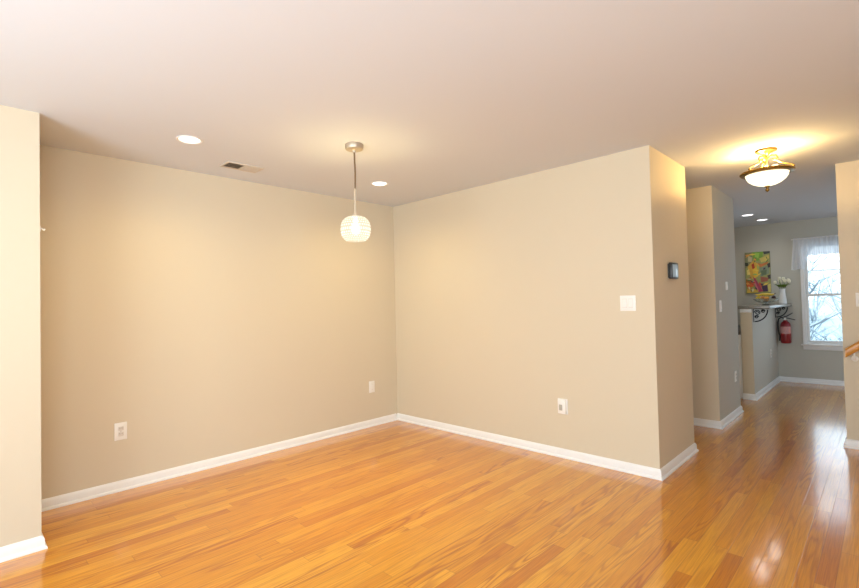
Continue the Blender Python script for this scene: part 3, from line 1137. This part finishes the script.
for k in range(26):
    cu, cv = prng.uniform(.08, .92), prng.uniform(.05, .95)
    a0, ln, wd = prng.uniform(0, PI), prng.uniform(.06, .16), prng.uniform(.012, .035)
    ax, ay = math.cos(a0) * ln, math.sin(a0) * ln * .5
    qx, qy = -math.sin(a0) * wd * 1.6, math.cos(a0) * wd * .9
    quad = [(cu - ax, cv - ay), (cu - qx, cv - qy), (cu + ax, cv + ay), (cu + qx, cv + qy)]
    patches.append((shard_cols[k % len(shard_cols)], [(min(.995, max(.005, a)), min(.995, max(.005, b))) for a, b in quad]))
patches = [(tuple(min(255, int(v * 1.10)) for v in c_), q) for c_, q in patches]
bm = bmesh.new()
pm_list = []
for i, (c_, poly) in enumerate(patches):
    vs_ = [bm.verts.new((-.0305 - i * .00009, pw / 2 - u_ * pw, .002 + v_ * (ph_ - .004))) for u_, v_ in poly]
    fc = bm.faces.new(vs_)
    fc.material_index = i
    pm_list.append(mat('oil_paint_%02d' % i, srgb(*c_), .5, vary=(22, .22), bump=(60, .4)))
bmesh.ops.recalc_face_normals(bm, faces=bm.faces[:])
mb = MB()
mb.merge(bm)
mb.build('painted_surface', pm_list, pt, smooth=False)

# ------------------------------------------------------------------ fire extinguisher on the far wall
ex, ey, ez = XW - .075, 1.125, .590
fe = thing('fire_extinguisher', 'red fire extinguisher hung on the far wall under the bar top', 'fire extinguisher', (ex, ey, ez))
MB().lathe([(0, 0), (.048, 0), (.062, .010), (.066, .020), (.066, .262), (.062, .290), (.048, .318), (.030, .334), (.024, .340), (.024, .352), (0, .352)], 36).build('cylinder', RED, fe)
MB().lathe([(.0668, .150), (.0668, .255)], 36).build('label_band', mat('extinguisher_label', srgb(206, 150, 146), .5, vary=(40, .25)), fe)
MB().lathe([(0, .350), (.018, .350), (.018, .392), (.012, .400), (0, .400)], 18).build('valve', NICKEL, fe)
MB().prism([(.020, .372), (-.020, .378), (-.120, .350), (-.122, .362), (-.022, .392), (.020, .388)], 0, -.012, .012).build('carry_handle', BLACKPL, fe)
MB().prism([(.016, .396), (-.020, .402), (-.095, .455), (-.090, .466), (-.015, .418), (.018, .412)], 0, -.010, .010).build('lever', BLACKPL, fe)
MB().tube([(0, .015, .380), (0, .050, .392), (0, .080, .372), (0, .092, .320), (0, .092, .200), (0, .078, .110)], .010, 10).build('hose', BLACKPL, fe)
MB().lathe([(0, 0), (.011, 0), (.015, .07), (.012, .085), (0, .085)], 14, Matrix.Translation((0, .078, .035))).build('nozzle', BLACKPL, fe)
MB().lathe([(0, 0), (.016, 0), (.016, .012), (0, .013)], 18, Matrix.Translation((-.018, 0, .370)) @ Matrix.Rotation(-PI / 2, 4, 'Y')).build('gauge', PLASTIC, fe)
MB().box(.062, .075, -.020, .020, .06, .345, .002).build('wall_bracket', BLACKPL, fe)

# ------------------------------------------------------------------ sheer valance
vl = thing('window_valance', 'sheer white gathered valance over the kitchen window', 'curtain', (XW, .46, 2.155))
MB().tube([(-.045, .56, 0), (-.045, -.62, 0)], .008, 10).build('rod', TRIM, vl)
for yy in (.53, -.58):
    MB().box(-.048, 0, yy - .006, yy + .006, -.008, .008).build('rod_bracket', TRIM, vl)
bm = bmesh.new()
NY, NZ = 150, 14
grid = []
for i in range(NY + 1):
    s_ = i / NY
    y = .535 - 1.10 * s_
    yy = min(s_, 1 - s_)
    # long tails at both sides, raised over the glass
    drop = .455 if yy < .115 else .455 - .20 * min(1, (yy - .115) / .03)
    drop += .008 * math.sin(s_ * 60)
    rowv = []
    for j in range(NZ + 1):
        v_ = j / NZ
        amp = .006 + .011 * v_
        ph1 = s_ * 2 * PI * 21
        x = -.047 - amp * math.sin(ph1 + .6 * math.sin(v_ * 3)) - .012 * v_ + .003 * math.sin(ph1 * 2.3)
        yq = y + .035 * v_ * (1 if s_ < .115 else 0) * (1 - s_ / .115 if s_ < .115 else 0)
        rowv.append(bm.verts.new((x, yq, .016 - v_ * (drop + .016))))
    grid.append(rowv)
for i in range(NY):
    for j in range(NZ):
        bm.faces.new((grid[i][j], grid[i + 1][j], grid[i + 1][j + 1], grid[i][j + 1]))
mb = MB()
mb.merge(bm)
mb.build('fabric', SHEER, vl, angle=180)

# ------------------------------------------------------------------ snowy yard seen through the window
bm = bmesh.new()
NX_, NY_ = 40, 40
g = []
rnd = random.Random(3)
for i in range(NX_ + 1):
    row_ = []
    for j in range(NY_ + 1):
        x = 9.5 + 50 * i / NX_
        y = -22 + 46 * j / NY_
        z = -.9 + .035 * (x - 9.5) + .18 * math.sin(x * .7 + y * .4) + rnd.uniform(-.05, .05)
        row_.append(bm.verts.new((x, y, z)))
    g.append(row_)
for i in range(NX_):
    for j in range(NY_):
        bm.faces.new((g[i][j], g[i + 1][j], g[i + 1][j + 1], g[i][j + 1]))
mb = MB()
mb.merge(bm)
o = mb.build('snowy_ground', SNOW, angle=180)
struct(o, 'snow-covered ground outside the window', 'ground')


def ground_z(x, y):
    return -.9 + .035 * (x - 9.5) + .18 * math.sin(x * .7 + y * .4) - .05


def branchy(mb, rng, p, dr, length, rad, depth, n=7):
    """adds a bent branch and its offshoots"""
    pts = [Vector(p)]
    dd = Vector(dr).normalized()
    seg = 5
    for i in range(seg):
        dd = (dd + Vector((rng.uniform(-.18, .18), rng.uniform(-.18, .18), rng.uniform(-.06, .14)))).normalized()
        pts.append(pts[-1] + dd * length / seg)
    mb.tube(pts, [rad * (1 - .65 * i / seg) for i in range(seg + 1)], 5)
    if depth <= 0:
        return
    for i in range(n):
        k = rng.uniform(.25, 1.0)
        ix = min(seg - 1, int(k * seg))
        q = pts[ix].lerp(pts[ix + 1], k * seg - ix)
        a = rng.uniform(0, 2 * PI)
        nd = (dd * .5 + Vector((math.cos(a), math.sin(a), rng.uniform(.0, .5)))).normalized()
        branchy(mb, rng, q, nd, length * rng.uniform(.35, .55), rad * .45, depth - 1, n)


def tree(x, y, h, rad, label, seed, group):
    rng = random.Random(seed)
    t = thing('bare_tree', label, 'tree', (x, y, ground_z(x, y)), group)
    tr = MB()
    pts = [(0, 0, 0), (rng.uniform(-.1, .1), rng.uniform(-.1, .1), h * .3), (rng.uniform(-.2, .2), rng.uniform(-.2, .2), h * .65), (rng.uniform(-.3, .3), rng.uniform(-.3, .3), h)]
    tr.tube(pts, [rad, rad * .8, rad * .55, rad * .2], 10)
    tr.build('trunk', BARK, t)
    br = MB()
    for i in range(13):
        k = rng.uniform(.15, .95)
        z = h * k
        a = rng.uniform(0, 2 * PI)
        branchy(br, rng, (0, 0, z), (math.cos(a), math.sin(a), .45), h * .28 * (1.15 - .6 * k), rad * .35, 2, 5)
    br.build('branches', SNOWBARK, t, angle=180)


def shrub(x, y, h, label, seed, group):
    rng = random.Random(seed)
    t = thing('snowy_shrub', label, 'shrub', (x, y, ground_z(x, y)), group)
    br = MB()
    for i in range(14):
        a = rng.uniform(0, 2 * PI)
        branchy(br, rng, (.1 * math.cos(a), .1 * math.sin(a), 0), (.55 * math.cos(a), .55 * math.sin(a), .9), h * rng.uniform(.6, 1), .03, 2, 5)
    br.build('branches', SNOWBARK, t, angle=180)


TG, SG = 'bare trees beyond the window', 'snow-laden shrubs beyond the window'
TL = 'bare grey winter tree with snow-dusted branches seen through the window'
SL = 'snow-laden shrub seen through the lower window pane'
for i, (x, y, h) in enumerate([(17.5, 1.75, 5.2), (23.5, .9, 6.0), (27.5, 4.6, 6.5), (16.5, -3.2, 5.0), (30.0, -1.8, 7.0)]):
    tree(x, y, h, .12, TL, 20 + i, TG)
for i, (x, y, h) in enumerate([(12.4, .98, .62), (14.4, -.9, 1.0), (17.2, .98, 1.15), (20.8, -2.2, 1.5), (22.5, 2.35, 1.7), (29.0, 1.3, 2.9), (34.0, 3.0, 4.0), (13.4, 3.2, .9)]):
    shrub(x, y, h, SL, 50 + i, SG)
